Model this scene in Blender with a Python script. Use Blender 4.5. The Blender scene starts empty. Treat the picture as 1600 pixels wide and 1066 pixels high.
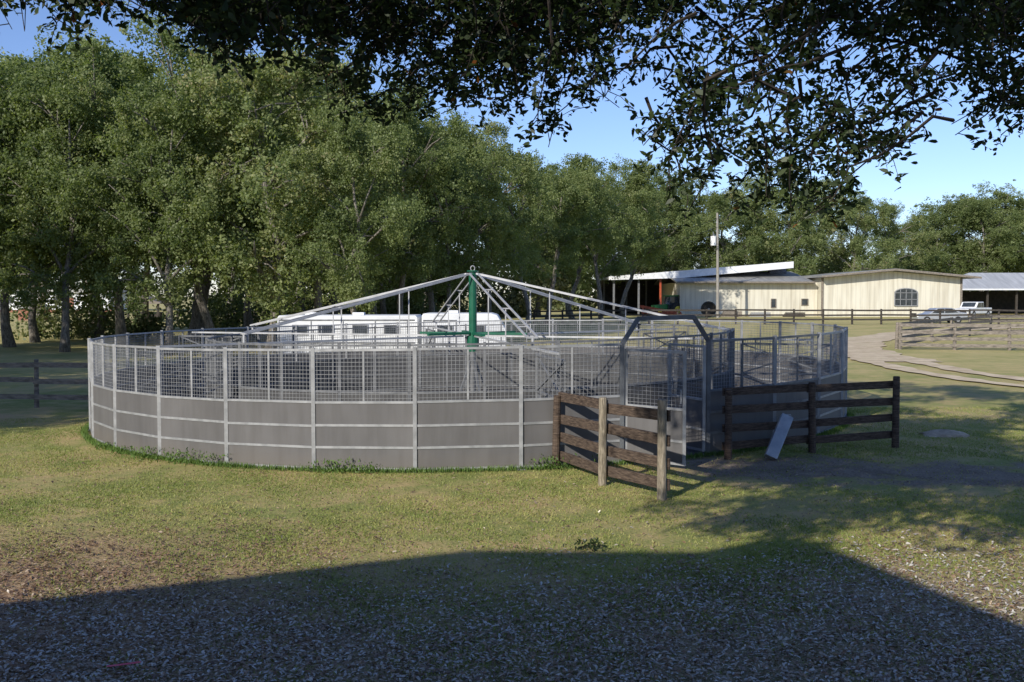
import bpy, math, numpy as np
from mathutils import Vector, Matrix
S=bpy.context.scene
col=S.collection
rs=np.random.RandomState
H=2.76
def gz(x,y=0): return 0.16*math.tanh((x+0.94)/9.0)
def gzn(x): return 0.16*np.tanh((x+0.94)/9.0)

# ------------------------------------------------------------ materials
def newmat(name):
    m=bpy.data.materials.new(name); m.use_nodes=True
    nt=m.node_tree; nt.nodes.clear()
    out=nt.nodes.new('ShaderNodeOutputMaterial')
    return m,nt,out
def ramp(nt,stops,fac):
    r=nt.nodes.new('ShaderNodeValToRGB')
    e=r.color_ramp.elements
    while len(e)<len(stops): e.new(0.5)
    for i,(p,c) in enumerate(stops):
        e[i].position=p; e[i].color=(c[0],c[1],c[2],1)
    if fac is not None: nt.links.new(fac,r.inputs[0])
    return r
def noise(nt,scale,detail=4,vec=None,rough=0.6):
    n=nt.nodes.new('ShaderNodeTexNoise'); n.inputs['Scale'].default_value=scale
    n.inputs['Detail'].default_value=detail; n.inputs['Roughness'].default_value=rough
    if vec is not None: nt.links.new(vec,n.inputs['Vector'])
    return n.outputs['Fac']
def math_(nt,op,a,b=None,clamp=False):
    n=nt.nodes.new('ShaderNodeMath'); n.operation=op; n.use_clamp=clamp
    for i,v in enumerate((a,b)):
        if v is None: continue
        if isinstance(v,(int,float)): n.inputs[i].default_value=v
        else: nt.links.new(v,n.inputs[i])
    return n.outputs[0]
def mixc(nt,f,a,b,mode='MIX'):
    n=nt.nodes.new('ShaderNodeMix'); n.data_type='RGBA'; n.blend_type=mode
    if isinstance(f,(int,float)): n.inputs[0].default_value=f
    else: nt.links.new(f,n.inputs[0])
    for i,v in ((6,a),(7,b)):
        if isinstance(v,tuple): n.inputs[i].default_value=(v[0],v[1],v[2],1)
        else: nt.links.new(v,n.inputs[i])
    return n.outputs[2]
def position(nt):
    return nt.nodes.new('ShaderNodeNewGeometry').outputs['Position']
def mapping(nt,vec,scale):
    m=nt.nodes.new('ShaderNodeMapping'); m.inputs['Scale'].default_value=scale
    nt.links.new(vec,m.inputs['Vector']); return m.outputs[0]
def bump(nt,h,strength=0.4,dist=0.02):
    b=nt.nodes.new('ShaderNodeBump'); b.inputs['Strength'].default_value=strength
    b.inputs['Distance'].default_value=dist; nt.links.new(h,b.inputs['Height']); return b.outputs[0]
def mat(name,c1,c2,scale=3,rough=0.6,metal=0.0,stretch=(1,1,1),bm=0.2,spec=0.4,fine=None,lo=0.35,hi=0.65,fl=0.6):
    m,nt,out=newmat(name)
    p=nt.nodes.new('ShaderNodeBsdfPrincipled')
    v=mapping(nt,position(nt),stretch)
    n=noise(nt,scale,6,v)
    r=ramp(nt,[(lo,c1),(hi,c2)],n)
    c=r.outputs[0]
    if fine:
        n2=noise(nt,fine,3,v)
        r2=ramp(nt,[(0.3,(fl,fl,fl)),(0.7,(1.15,1.15,1.15))],n2)
        c=mixc(nt,1.0,c,r2.outputs[0],'MULTIPLY')
    nt.links.new(c,p.inputs['Base Color'])
    p.inputs['Roughness'].default_value=rough; p.inputs['Metallic'].default_value=metal
    p.inputs['Specular IOR Level'].default_value=spec
    if bm: nt.links.new(bump(nt,n,bm),p.inputs['Normal'])
    nt.links.new(p.outputs[0],out.inputs[0])
    return m
def leafmat(name,stops,trans=0.3,scale=0.25,objvar=True,gloss=0.02,nw=0.7,gr=0.5):
    m,nt,out=newmat(name)
    at=nt.nodes.new('ShaderNodeAttribute'); at.attribute_name='tint'
    f=at.outputs['Fac']
    n=noise(nt,scale,2,position(nt))
    f=math_(nt,'ADD',math_(nt,'MULTIPLY',f,0.75),math_(nt,'MULTIPLY',math_(nt,'SUBTRACT',n,0.5),nw))
    if objvar:
        oi=nt.nodes.new('ShaderNodeObjectInfo')
        f=math_(nt,'ADD',f,math_(nt,'MULTIPLY',oi.outputs['Random'],0.3),True)
    r=ramp(nt,stops,f)
    d=nt.nodes.new('ShaderNodeBsdfDiffuse'); t=nt.nodes.new('ShaderNodeBsdfTranslucent')
    g=nt.nodes.new('ShaderNodeBsdfGlossy'); g.inputs['Roughness'].default_value=gr
    nt.links.new(r.outputs[0],d.inputs[0])
    tc=mixc(nt,1.0,r.outputs[0],(1.3,1.4,0.6),'MULTIPLY')
    nt.links.new(tc,t.inputs[0])
    mx=nt.nodes.new('ShaderNodeMixShader'); mx.inputs[0].default_value=trans
    nt.links.new(d.outputs[0],mx.inputs[1]); nt.links.new(t.outputs[0],mx.inputs[2])
    m2=nt.nodes.new('ShaderNodeMixShader'); m2.inputs[0].default_value=gloss
    nt.links.new(mx.outputs[0],m2.inputs[1]); nt.links.new(g.outputs[0],m2.inputs[2])
    nt.links.new(m2.outputs[0],out.inputs[0])
    return m

STEEL=mat('galvanised_steel',(0.25,0.255,0.265),(0.37,0.375,0.39),6,0.5,0.2,bm=0.04)
ARM=mat('galvanised_arm_steel',(0.38,0.385,0.395),(0.50,0.505,0.52),6,0.5,0.2,bm=0.04)
WIRE=mat('galvanised_wire',(0.20,0.205,0.215),(0.28,0.285,0.30),6,0.55,0.2,bm=0)
STEELD=mat('weathered_and_shaded_steel',(0.11,0.115,0.125),(0.20,0.205,0.215),6,0.6,0.1,bm=0.04)
STEELB=mat('shaded_arch_steel',(0.085,0.092,0.105),(0.14,0.15,0.165),6,0.5,0.1,bm=0.04)  # arch steel coloured dark and bluish to stand in for tree shade
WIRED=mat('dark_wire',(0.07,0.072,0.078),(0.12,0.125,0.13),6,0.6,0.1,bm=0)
def kickm():
    m,nt,out=newmat('grey_kick_board')
    p=nt.nodes.new('ShaderNodeBsdfPrincipled'); pos=position(nt)
    n=noise(nt,0.7,3,pos); base=ramp(nt,[(0.35,(0.112,0.109,0.113)),(0.65,(0.138,0.134,0.137))],n).outputs[0]
    st=noise(nt,2.0,5,mapping(nt,pos,(3,3,0.35)))
    base=mixc(nt,1.0,base,ramp(nt,[(0.35,(0.88,0.87,0.86)),(0.6,(1.03,1.03,1.03))],st).outputs[0],'MULTIPLY')
    sp=nt.nodes.new('ShaderNodeSeparateXYZ'); nt.links.new(pos,sp.inputs[0])
    f=math_(nt,'MULTIPLY',math_(nt,'SUBTRACT',math_(nt,'ADD',0.16,math_(nt,'MULTIPLY',n,0.3)),sp.outputs[2]),3.0,True)
    base=mixc(nt,math_(nt,'MULTIPLY',f,0.5),base,(0.17,0.145,0.12))
    nt.links.new(base,p.inputs['Base Color']); p.inputs['Roughness'].default_value=0.6; p.inputs['Specular IOR Level'].default_value=0.3
    nt.links.new(p.outputs[0],out.inputs[0]); return m
KICK=kickm()
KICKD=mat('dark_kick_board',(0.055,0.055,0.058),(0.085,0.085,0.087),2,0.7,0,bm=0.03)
GREEN=mat('green_paint',(0.008,0.09,0.05),(0.012,0.125,0.07),4,0.45,0.0,bm=0.03)
WOODD=mat('dark_weathered_wood',(0.045,0.032,0.027),(0.15,0.11,0.085),6,0.85,0,(1.2,1.2,9),0.5,0.2,fine=14)
WOODL=mat('grey_weathered_wood',(0.17,0.145,0.11),(0.36,0.31,0.24),9,0.85,0,(5,5,0.7),0.6,0.2,fine=14)
WOODF=mat('pale_fence_wood',(0.13,0.115,0.098),(0.29,0.25,0.21),4,0.85,0,(1,1,4),0.2,0.2)
POLE=mat('silver_grey_pole_wood',(0.22,0.205,0.185),(0.36,0.34,0.31),5,0.85,0,(5,5,0.7),0.3,0.2)
WOODB=mat('creosote_wood',(0.035,0.03,0.027),(0.08,0.07,0.06),4,0.85,0,(1,1,4),0.2,0.2)
BARK=mat('oak_bark',(0.10,0.09,0.08),(0.32,0.29,0.255),5,0.9,0,(3,3,0.8),0.8,0.2,fine=9)
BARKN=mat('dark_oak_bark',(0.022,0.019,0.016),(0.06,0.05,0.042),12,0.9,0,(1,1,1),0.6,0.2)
WHITE=mat('white_paint',(0.66,0.67,0.69),(0.80,0.81,0.82),2,0.35,0,bm=0.0)
GLASS=mat('dark_glass',(0.02,0.025,0.03),(0.05,0.06,0.07),2,0.1,0,bm=0,spec=0.7)
RUBBER=mat('black_rubber',(0.015,0.015,0.016),(0.035,0.035,0.035),5,0.8,bm=0.05)
RED=mat('red_paint',(0.30,0.05,0.02),(0.46,0.10,0.04),3,0.5,bm=0)
TRAC=mat('tractor_green_paint',(0.02,0.13,0.03),(0.03,0.2,0.05),3,0.4,bm=0)
YEL=mat('yellow_paint',(0.55,0.42,0.03),(0.7,0.55,0.05),3,0.4,bm=0)
SILV=mat('silver_car_paint',(0.42,0.44,0.47),(0.5,0.52,0.55),2,0.3,0.4,bm=0)
ROOFG=mat('grey_metal_roof',(0.26,0.26,0.25),(0.42,0.41,0.385),0.5,0.5,0.2,(4,0.4,1),0.05)
ROOFP=mat('pale_grey_metal_roof',(0.36,0.37,0.38),(0.52,0.53,0.54),0.5,0.5,0.1,(4,0.4,1),0.05)
BRICK=mat('red_brick',(0.25,0.10,0.07),(0.36,0.17,0.12),4,0.9,bm=0.1)
DARK=mat('dark_interior',(0.02,0.02,0.02),(0.05,0.045,0.04),2,0.9,bm=0)
PINK=mat('pink_ribbon_plastic',(0.7,0.05,0.12),(0.85,0.1,0.2),5,0.5,bm=0)
BLUEST=mat('blue_grey_metal',(0.26,0.29,0.33),(0.36,0.39,0.43),5,0.45,0.3,bm=0.03)

def corr():
    m,nt,out=newmat('cream_metal_cladding')
    p=nt.nodes.new('ShaderNodeBsdfPrincipled')
    v=mapping(nt,position(nt),(1.6,0.2,0.12))
    n=noise(nt,1.5,5,v)
    r=ramp(nt,[(0.3,(0.50,0.46,0.37)),(0.58,(0.66,0.63,0.535))],n)
    w=nt.nodes.new('ShaderNodeTexWave'); w.inputs['Scale'].default_value=0.55
    nt.links.new(position(nt),w.inputs['Vector'])
    c=mixc(nt,1.0,r.outputs[0],ramp(nt,[(0.0,(0.9,0.9,0.9)),(0.25,(1,1,1))],w.outputs['Fac']).outputs[0],'MULTIPLY')  # darker stripes put the shade of the corrugations into the colour
    nt.links.new(c,p.inputs['Base Color']); p.inputs['Roughness'].default_value=0.6
    nt.links.new(p.outputs[0],out.inputs[0]); return m
CREAM=corr()
OAKS=[(0.0,(0.070,0.092,0.038)),(0.35,(0.135,0.175,0.065)),(0.65,(0.215,0.26,0.105)),(0.9,(0.31,0.335,0.155)),(1.0,(0.36,0.31,0.17))]
LEAF=leafmat('oak_foliage',OAKS,0.45,gloss=0.02)
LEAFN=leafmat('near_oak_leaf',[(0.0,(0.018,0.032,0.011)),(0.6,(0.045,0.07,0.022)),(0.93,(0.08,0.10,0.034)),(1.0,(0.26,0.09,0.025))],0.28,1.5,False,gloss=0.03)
LEAFF=leafmat('far_wood_foliage',[(0.0,(0.05,0.07,0.028)),(0.5,(0.12,0.145,0.06)),(1.0,(0.24,0.23,0.11))],0.35,0.12)
LITTER=leafmat('fallen_oak_leaves',[(0.0,(0.10,0.06,0.04)),(0.28,(0.30,0.18,0.10)),(0.5,(0.42,0.33,0.24)),(0.75,(0.60,0.57,0.53)),(1.0,(0.72,0.72,0.72))],0.05,0.8,False,gloss=0.10,nw=0.3,gr=0.4)
GRASSM=leafmat('grass_blades',[(0.0,(0.13,0.19,0.05)),(0.35,(0.27,0.31,0.09)),(0.65,(0.46,0.42,0.17)),(1.0,(0.66,0.52,0.30))],0.3,0.5,False,gloss=0.02)
WEED=leafmat('weed_leaves',[(0.0,(0.07,0.13,0.03)),(1.0,(0.20,0.30,0.08))],0.3,2,False)

# ------------------------------------------------------------ mesh building
class MB:
    def __init__(s): s.v=[]; s.f=[]
    def add(s,vs,fs):
        b=len(s.v); s.v+= [tuple(v) for v in vs]; s.f+=[tuple(i+b for i in f) for f in fs]; return s
    def box(s,x0,x1,y0,y1,z0,z1):
        return s.add([(x0,y0,z0),(x1,y0,z0),(x1,y1,z0),(x0,y1,z0),(x0,y0,z1),(x1,y0,z1),(x1,y1,z1),(x0,y1,z1)],
            [(0,3,2,1),(4,5,6,7),(0,1,5,4),(1,2,6,5),(2,3,7,6),(3,0,4,7)])
    def beam(s,p0,p1,w,h,up=(0,0,1)):
        p0=Vector(p0);p1=Vector(p1); d=(p1-p0)
        if d.length<1e-6: return s
        d.normalize(); u=Vector(up)
        if abs(d.dot(u))>0.98: u=Vector((0,1,0))
        a=d.cross(u).normalized(); b=a.cross(d).normalized()
        a*=w/2;b*=h/2
        return s.add([p0-a-b,p0+a-b,p0+a+b,p0-a+b,p1-a-b,p1+a-b,p1+a+b,p1-a+b],
            [(0,1,2,3),(7,6,5,4),(0,4,5,1),(1,5,6,2),(2,6,7,3),(3,7,4,0)])
    def tube(s,pts,rad,n=8,cap=True):
        pts=[Vector(p) for p in pts]; vs=[]
        if not hasattr(rad,'__len__'): rad=[rad]*len(pts)
        ref=Vector((0.31,0.95,0.05))
        for i,p in enumerate(pts):
            d=(pts[min(i+1,len(pts)-1)]-pts[max(i-1,0)]).normalized()
            r=ref if abs(d.dot(ref))<0.9 else Vector((1,0,0))
            a=d.cross(r).normalized(); b=d.cross(a)
            for k in range(n):
                t=2*math.pi*k/n
                vs.append(p+(a*math.cos(t)+b*math.sin(t))*rad[i])
        fs=[]
        for i in range(len(pts)-1):
            for k in range(n):
                k2=(k+1)%n
                fs.append((i*n+k,i*n+k2,(i+1)*n+k2,(i+1)*n+k))
        if cap:
            fs.append(tuple(range(n))[::-1]); fs.append(tuple((len(pts)-1)*n+k for k in range(n)))
        return s.add(vs,fs)
    def prism(s,poly,a0,a1,axis='y'):
        n=len(poly)
        if axis=='y': vs=[(p[0],a0,p[1]) for p in poly]+[(p[0],a1,p[1]) for p in poly]
        else: vs=[(a0,p[0],p[1]) for p in poly]+[(a1,p[0],p[1]) for p in poly]
        fs=[tuple(range(n)),tuple(range(2*n-1,n-1,-1))]+[(i,i+n,(i+1)%n+n,(i+1)%n) for i in range(n)]
        return s.add(vs,fs)
    def mesh(s,name,m,off=(0,0,0),smooth=False):
        me=bpy.data.meshes.new(name)
        o=off
        me.from_pydata([(v[0]-o[0],v[1]-o[1],v[2]-o[2]) for v in s.v],[],s.f)
        me.materials.append(m)
        import bmesh
        bm=bmesh.new(); bm.from_mesh(me); bmesh.ops.recalc_face_normals(bm,faces=bm.faces); bm.to_mesh(me); bm.free()
        if smooth: me.polygons.foreach_set('use_smooth',[True]*len(me.polygons))
        me.update(); return me
    def build(s,name,m,parent=None,world=True,smooth=False,bevel=0,loc=None):
        off=(0,0,0)
        if parent is not None and world: off=tuple(parent['o'])
        if parent is None and loc is not None: off=loc
        ob=bpy.data.objects.new(name,s.mesh(name,m,off,smooth)); col.objects.link(ob)
        if parent is not None:
            ob.parent=parent
            ob['o']=tuple(parent['o'])
        elif loc is not None: ob.location=loc
        if bevel:
            b=ob.modifiers.new('bevel','BEVEL'); b.width=bevel; b.segments=2; b.limit_method='ANGLE'
        return ob
def root(name,loc,label,cat,group=None,rot=0,kind=None):
    e=bpy.data.objects.new(name,None); e.empty_display_size=0.3
    e.location=loc; e.rotation_euler=(0,0,rot); col.objects.link(e)
    e['o']=tuple(loc); tag(e,label,cat,group,kind); return e
def tag(e,label=None,cat=None,group=None,kind=None):
    if label: e['label']=label
    if cat: e['category']=cat
    if group: e['group']=group
    if kind: e['kind']=kind

def npmesh(name,V,nper,m,tint=None):
    N=V.shape[0]
    me=bpy.data.meshes.new(name)
    me.vertices.add(N*nper); me.vertices.foreach_set('co',V.reshape(-1).astype(np.float32))
    me.loops.add(N*nper); me.loops.foreach_set('vertex_index',np.arange(N*nper,dtype=np.int32))
    me.polygons.add(N); me.polygons.foreach_set('loop_start',np.arange(0,N*nper,nper,dtype=np.int32))
    me.update(calc_edges=True)
    if tint is not None:
        a=me.attributes.new('tint','FLOAT','POINT')
        a.data.foreach_set('value',np.repeat(tint,nper).astype(np.float32))
    me.materials.append(m)
    return me
def unit(a): return a/np.maximum(np.linalg.norm(a,axis=1,keepdims=True),1e-9)
def leafpoly(r,P,L,W,nrm=None,axis=None,hexa=False,fold=0.15):
    N=len(P)
    if nrm is None: nrm=unit(r.normal(size=(N,3)))
    if axis is None: axis=r.normal(size=(N,3))
    a=unit(np.cross(nrm,np.cross(axis,nrm))); b=unit(np.cross(nrm,a))
    L=np.broadcast_to(L,(N,))[:,None]; W=np.broadcast_to(W,(N,))[:,None]
    if not hexa:
        return np.stack([P-a*L/2,P+b*W/2-a*L*0.05,P+a*L/2,P-b*W/2-a*L*0.05],axis=1)
    f=nrm*W*fold
    return np.stack([P-a*L/2,P-a*L*0.1+b*W*0.42+f,P+a*L*0.28+b*W*0.5+f,P+a*L/2,P+a*L*0.28-b*W*0.5+f,P-a*L*0.1-b*W*0.42+f],axis=1)

# ------------------------------------------------------------ world / light / camera
el=math.radians(27); sd=Vector((-0.55,-0.835,0)).normalized()*math.cos(el)+Vector((0,0,math.sin(el)))
w=bpy.data.worlds.new('World'); S.world=w; w.use_nodes=True
nt=w.node_tree; nt.nodes.clear()
sky=nt.nodes.new('ShaderNodeTexSky'); sky.sky_type='NISHITA'; sky.sun_disc=False
sky.sun_elevation=el; sky.sun_rotation=math.radians(213.4); sky.air_density=1.0; sky.dust_density=0.2; sky.ozone_density=3.0; sky.altitude=600
bg=nt.nodes.new('ShaderNodeBackground'); bg.inputs[1].default_value=0.15
tn=mixc(nt,1.0,sky.outputs[0],(0.88,0.89,1.08),'MULTIPLY')
wo=nt.nodes.new('ShaderNodeOutputWorld'); nt.links.new(tn,bg.inputs[0]); nt.links.new(bg.outputs[0],wo.inputs[0])
sl=bpy.data.lights.new('sun','SUN'); sl.energy=5.0; sl.angle=math.radians(0.5); sl.color=(1,0.94,0.82)
so=bpy.data.objects.new('sun',sl); so.rotation_euler=sd.to_track_quat('Z','Y').to_euler(); so.location=(-20,-30,30); col.objects.link(so)
cd=bpy.data.cameras.new('camera'); cd.lens=36; cd.sensor_width=36; cd.clip_end=5000; cd.clip_start=0.1
co=bpy.data.objects.new('camera',cd); co.location=(0,0,H); co.rotation_euler=(math.radians(90-2.54),0,0); col.objects.link(co)
S.camera=co
S.view_settings.view_transform='Standard'; S.view_settings.look='None'; S.view_settings.exposure=0

# ------------------------------------------------------------ ground
def ground():
    lin=np.arange(-40,41,1.0)
    ext=40*np.power(1.25,np.arange(1,18))
    xs=np.concatenate([-ext[::-1],lin,ext])
    ys=xs+20
    X,Y=np.meshgrid(xs,ys); Z=gzn(X)
    n=len(xs)
    me=bpy.data.meshes.new('ground')
    idx=np.arange(n*n).reshape(n,n)
    F=np.stack([idx[:-1,:-1],idx[:-1,1:],idx[1:,1:],idx[1:,:-1]],-1).reshape(-1,4)
    me.from_pydata(np.stack([X,Y,Z],-1).reshape(-1,3).tolist(),[],F.tolist())
    m,nt,out=newmat('lawn_and_leaf_litter')
    p=nt.nodes.new('ShaderNodeBsdfPrincipled'); p.inputs['Roughness'].default_value=0.95; p.inputs['Specular IOR Level'].default_value=0.1
    pos=position(nt); sp=nt.nodes.new('ShaderNodeSeparateXYZ'); nt.links.new(pos,sp.inputs[0])
    x,y=sp.outputs[0],sp.outputs[1]
    n1=noise(nt,0.35,4,pos); n2=noise(nt,2.2,5,pos); n3=noise(nt,26,4,pos,0.75)
    a=math_(nt,'ADD',math_(nt,'MULTIPLY',n1,0.45),math_(nt,'ADD',math_(nt,'MULTIPLY',n2,0.3),math_(nt,'MULTIPLY',n3,0.25)))
    grass=ramp(nt,[(0.33,(0.14,0.18,0.05)),(0.44,(0.27,0.29,0.095)),(0.53,(0.46,0.37,0.17)),(0.64,(0.54,0.37,0.21))],a).outputs[0]
    ff=math_(nt,'MULTIPLY',math_(nt,'SUBTRACT',y,24),0.06,True)
    far=ramp(nt,[(0.35,(0.34,0.33,0.12)),(0.65,(0.60,0.49,0.24))],a).outputs[0]
    c=mixc(nt,math_(nt,'MULTIPLY',ff,0.8),grass,far)
    lf=math_(nt,'SUBTRACT',10.3,y); lf=math_(nt,'ADD',math_(nt,'MULTIPLY',lf,0.5),math_(nt,'MULTIPLY',math_(nt,'SUBTRACT',n1,0.45),3.0),True)
    lx=math_(nt,'MULTIPLY',math_(nt,'SUBTRACT',-0.8,x),0.3,True)
    ly=math_(nt,'MULTIPLY',math_(nt,'SUBTRACT',12.6,y),0.6,True)
    lp=math_(nt,'MULTIPLY',math_(nt,'MULTIPLY',lx,ly),math_(nt,'MULTIPLY',math_(nt,'SUBTRACT',n2,0.2),2.6),True)
    lt=ramp(nt,[(0.35,(0.14,0.11,0.09)),(0.5,(0.30,0.25,0.20)),(0.65,(0.48,0.43,0.37))],n3).outputs[0]
    lb=ramp(nt,[(0.35,(0.20,0.12,0.07)),(0.5,(0.38,0.25,0.155)),(0.65,(0.52,0.38,0.26))],n3).outputs[0]
    c=mixc(nt,math_(nt,'MULTIPLY',lf,0.55),c,lt)
    c=mixc(nt,lp,c,lb)
    line=math_(nt,'SUBTRACT',16.7,math_(nt,'MULTIPLY',x,0.24))
    dd=math_(nt,'ABSOLUTE',math_(nt,'SUBTRACT',y,line))
    n5=noise(nt,1.1,5,pos,0.7)
    dd=math_(nt,'SUBTRACT',math_(nt,'ADD',1.3,math_(nt,'MULTIPLY',math_(nt,'SUBTRACT',n5,0.5),4.5)),dd)
    dd=math_(nt,'MULTIPLY',dd,1.6,True)
    dx=math_(nt,'MULTIPLY',math_(nt,'SUBTRACT',x,2.4),1.8,True)
    dm=math_(nt,'MULTIPLY',math_(nt,'MULTIPLY',dd,dx),0.92)
    dc=ramp(nt,[(0.33,(0.10,0.075,0.058)),(0.5,(0.22,0.175,0.14)),(0.66,(0.36,0.30,0.24))],math_(nt,'ADD',math_(nt,'MULTIPLY',n3,0.6),math_(nt,'MULTIPLY',n2,0.4))).outputs[0]
    c=mixc(nt,dm,c,dc)
    nt.links.new(c,p.inputs['Base Color'])
    bh=math_(nt,'ADD',n3,math_(nt,'MULTIPLY',math_(nt,'MULTIPLY',noise(nt,5,3,pos),dm),2.5))
    nt.links.new(bump(nt,bh,0.8,0.035),p.inputs['Normal'])
    nt.links.new(p.outputs[0],out.inputs[0])
    me.materials.append(m)
    o=bpy.data.objects.new('ground',me); o['kind']='structure'; col.objects.link(o)
ground()

def sandroad():
    m,nt,out=newmat('pale_sandy_track')
    p=nt.nodes.new('ShaderNodeBsdfPrincipled'); p.inputs['Roughness'].default_value=0.95; p.inputs['Specular IOR Level'].default_value=0.1
    pos=position(nt); n=noise(nt,1.1,6,pos,0.7); n2=noise(nt,0.45,4,pos)
    c=ramp(nt,[(0.38,(0.48,0.38,0.25)),(0.62,(0.70,0.58,0.41))],n).outputs[0]
    g=ramp(nt,[(0.55,(0,0,0)),(0.66,(1,1,1))],math_(nt,'ADD',math_(nt,'MULTIPLY',n,0.6),math_(nt,'MULTIPLY',n2,0.4))).outputs[0]
    c=mixc(nt,math_(nt,'MULTIPLY',g,0.75),c,(0.36,0.33,0.14))
    nt.links.new(c,p.inputs['Base Color']); nt.links.new(bump(nt,n,0.5,0.04),p.inputs['Normal'])
    nt.links.new(p.outputs[0],out.inputs[0]); return m
SANDR=sandroad()
SAND=mat('pale_sand',(0.42,0.33,0.23),(0.58,0.47,0.34),1.2,0.95,0,(1,1,1),0.3,0.1,fine=12,fl=0.8)
TRACK=mat('dark_arena_sand',(0.08,0.073,0.07),(0.15,0.14,0.13),2.5,0.95,0,(1,1,1),0.5,0.1,fine=20)
def ribbon(name,pts,w,m,z,seed=1,jit=0.25,sub=24):
    P=[Vector(p) for p in pts]; Q=[]
    for i in range(len(P)-1):
        p0=P[max(i-1,0)];p1=P[i];p2=P[i+1];p3=P[min(i+2,len(P)-1)]
        for k in range(sub):
            t=k/sub
            Q.append(0.5*((2*p1)+(p2-p0)*t+(2*p0-5*p1+4*p2-p3)*t*t+(3*p1-p0-3*p2+p3)*t**3))
    Q.append(P[-1]); vs=[];fs=[]
    for i,q in enumerate(Q):
        d=(Q[min(i+1,len(Q)-1)]-Q[max(i-1,0)]).normalized(); n=Vector((-d.y,d.x))
        ww=w[0]+(w[1]-w[0])*i/len(Q)
        for s in (-1,-0.33,0.33,1):
            j=jit*(math.sin(i*0.31+s*2+seed)+0.6*math.sin(i*0.83+s*5+seed*3)) if abs(s)==1 else 0
            pp=q+n*(s*(ww/2)+j)
            vs.append((pp.x,pp.y,gz(pp.x)+z))
        if i: 
            b=(i-1)*4
            for k in range(3): fs.append((b+k,b+k+1,b+k+5,b+k+4))
    o=MB().add(vs,fs).build(name,m); o['kind']='structure'; return o
ribbon('dirt_road',[(60,88),(44,85),(32,76),(23,64),(18,54),(15.8,46),(15.3,40)],(2.8,3.0),SANDR,0.03,1,0.16)
ribbon('wheel_track_path',[(16.2,43),(15.7,38),(15.6,33),(16.9,28.5),(20.5,24.5)],(0.95,0.5),SANDR,0.036,2,0.07)
ribbon('wheel_track_path',[(14.5,43),(13.9,38),(13.9,32.5),(15.2,27.5),(19,22.5)],(0.95,0.45),SANDR,0.042,3,0.07)

# ------------------------------------------------------------ horse walker
Cx,Cy=-0.937,24.48
tc=Vector((0.0382,-0.99927,0)); rt=Vector((0.99927,0.0382,0))
def pol(th,r,z=0,rel=True):
    t=math.radians(th); p=Vector((Cx,Cy,0))+tc*(r*math.cos(t))+rt*(r*math.sin(t))
    p.z=z+gz(p.x); return p
R=8.5; TH0=5.1; ST=11.25
mb=MB(); nr=9; na=96; vs=[];fs=[]
for i in range(nr):
    for k in range(na):
        p=pol(k*360/na,8.35*i/(nr-1)+0.01,0.02); vs.append(p)
for i in range(nr-1):
    for k in range(na):
        fs.append((i*na+k,i*na+(k+1)%na,(i+1)*na+(k+1)%na,(i+1)*na+k))
mb.add(vs,fs); o=mb.build('walker_track_surface',TRACK); o['kind']='structure'

def panel(parent,A,B,zs,steel,kick,wire,midpost=True,sp=0.062,wt=0.0055,name='fence_panel',bw=0.038):
    top,mid,rails=zs
    f=MB()
    def P(t,z): 
        p=A.lerp(B,t); return Vector((p.x,p.y,p.z+z))
    for z in [top,mid]+rails: f.beam(P(0,z),P(1,z),bw,bw)
    if midpost: f.beam(P(0.5,mid+0.02),P(0.5,top-0.02),0.03,0.03)
    fr=f.build(name,steel,parent)
    lo=rails[-1]
    k=MB().beam(P(0.005,(mid+lo)/2),P(0.995,(mid+lo)/2),0.012,mid-lo-0.03)
    k.build('kick_board',kick,fr)
    wmb=MB(); L=(B-A).length; n=int(L/sp)
    for i in range(1,n): wmb.beam(P(i/n,mid),P(i/n,top),wt,wt)
    m=int((top-mid)/sp)
    for i in range(1,m): 
        z=mid+(top-mid)*i/m; wmb.beam(P(0,z),P(1,z),wt,wt)
    wmb.build('wire_mesh',wire,fr)
    return fr
out=root('walker_enclosure',(Cx,Cy,gz(Cx)),'round grey steel walker enclosure with kick boards and wire mesh','horse walker fence')
jr=rs(31)
for k in range(32):
    th=TH0+ST*k
    A=pol(th,R);B=pol(th+ST,R)
    p=MB().beam(pol(th,R,0),pol(th+jr.normal()*0.04,R,1.97+jr.normal()*0.006),0.06,0.06,up=tc); p.beam(pol(th,R,0),pol(th,R,0.015),0.14,0.14)
    if k not in(1,2): p.build('post',STEEL,out)
    if k==1: continue
    j=jr.normal()*0.005
    panel(out,A,B,(1.93+j,1.10+j,[0.73+jr.normal()*0.004,0.38,0.04]),STEEL if k not in(2,3) else STEELD,KICK,WIRE)  # two frames right of the arch get darker steel as painted tree shade
A=pol(TH0+ST,R);B=pol(TH0+2*ST,R)
u=(B-A).normalized()
ar=MB(); zz=Vector((0,0,1))
pts=[A,A+zz*1.93,A+u*0.30+zz*2.34,B-u*0.30+zz*2.34,B+zz*1.93,B]
for i in range(5): ar.beam(pts[i],pts[i+1],0.07,0.07,up=tc)
for p in (A,B): ar.beam(p,p+zz*0.02,0.18,0.18)
ar.build('entrance_arch',STEELB,out)
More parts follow.
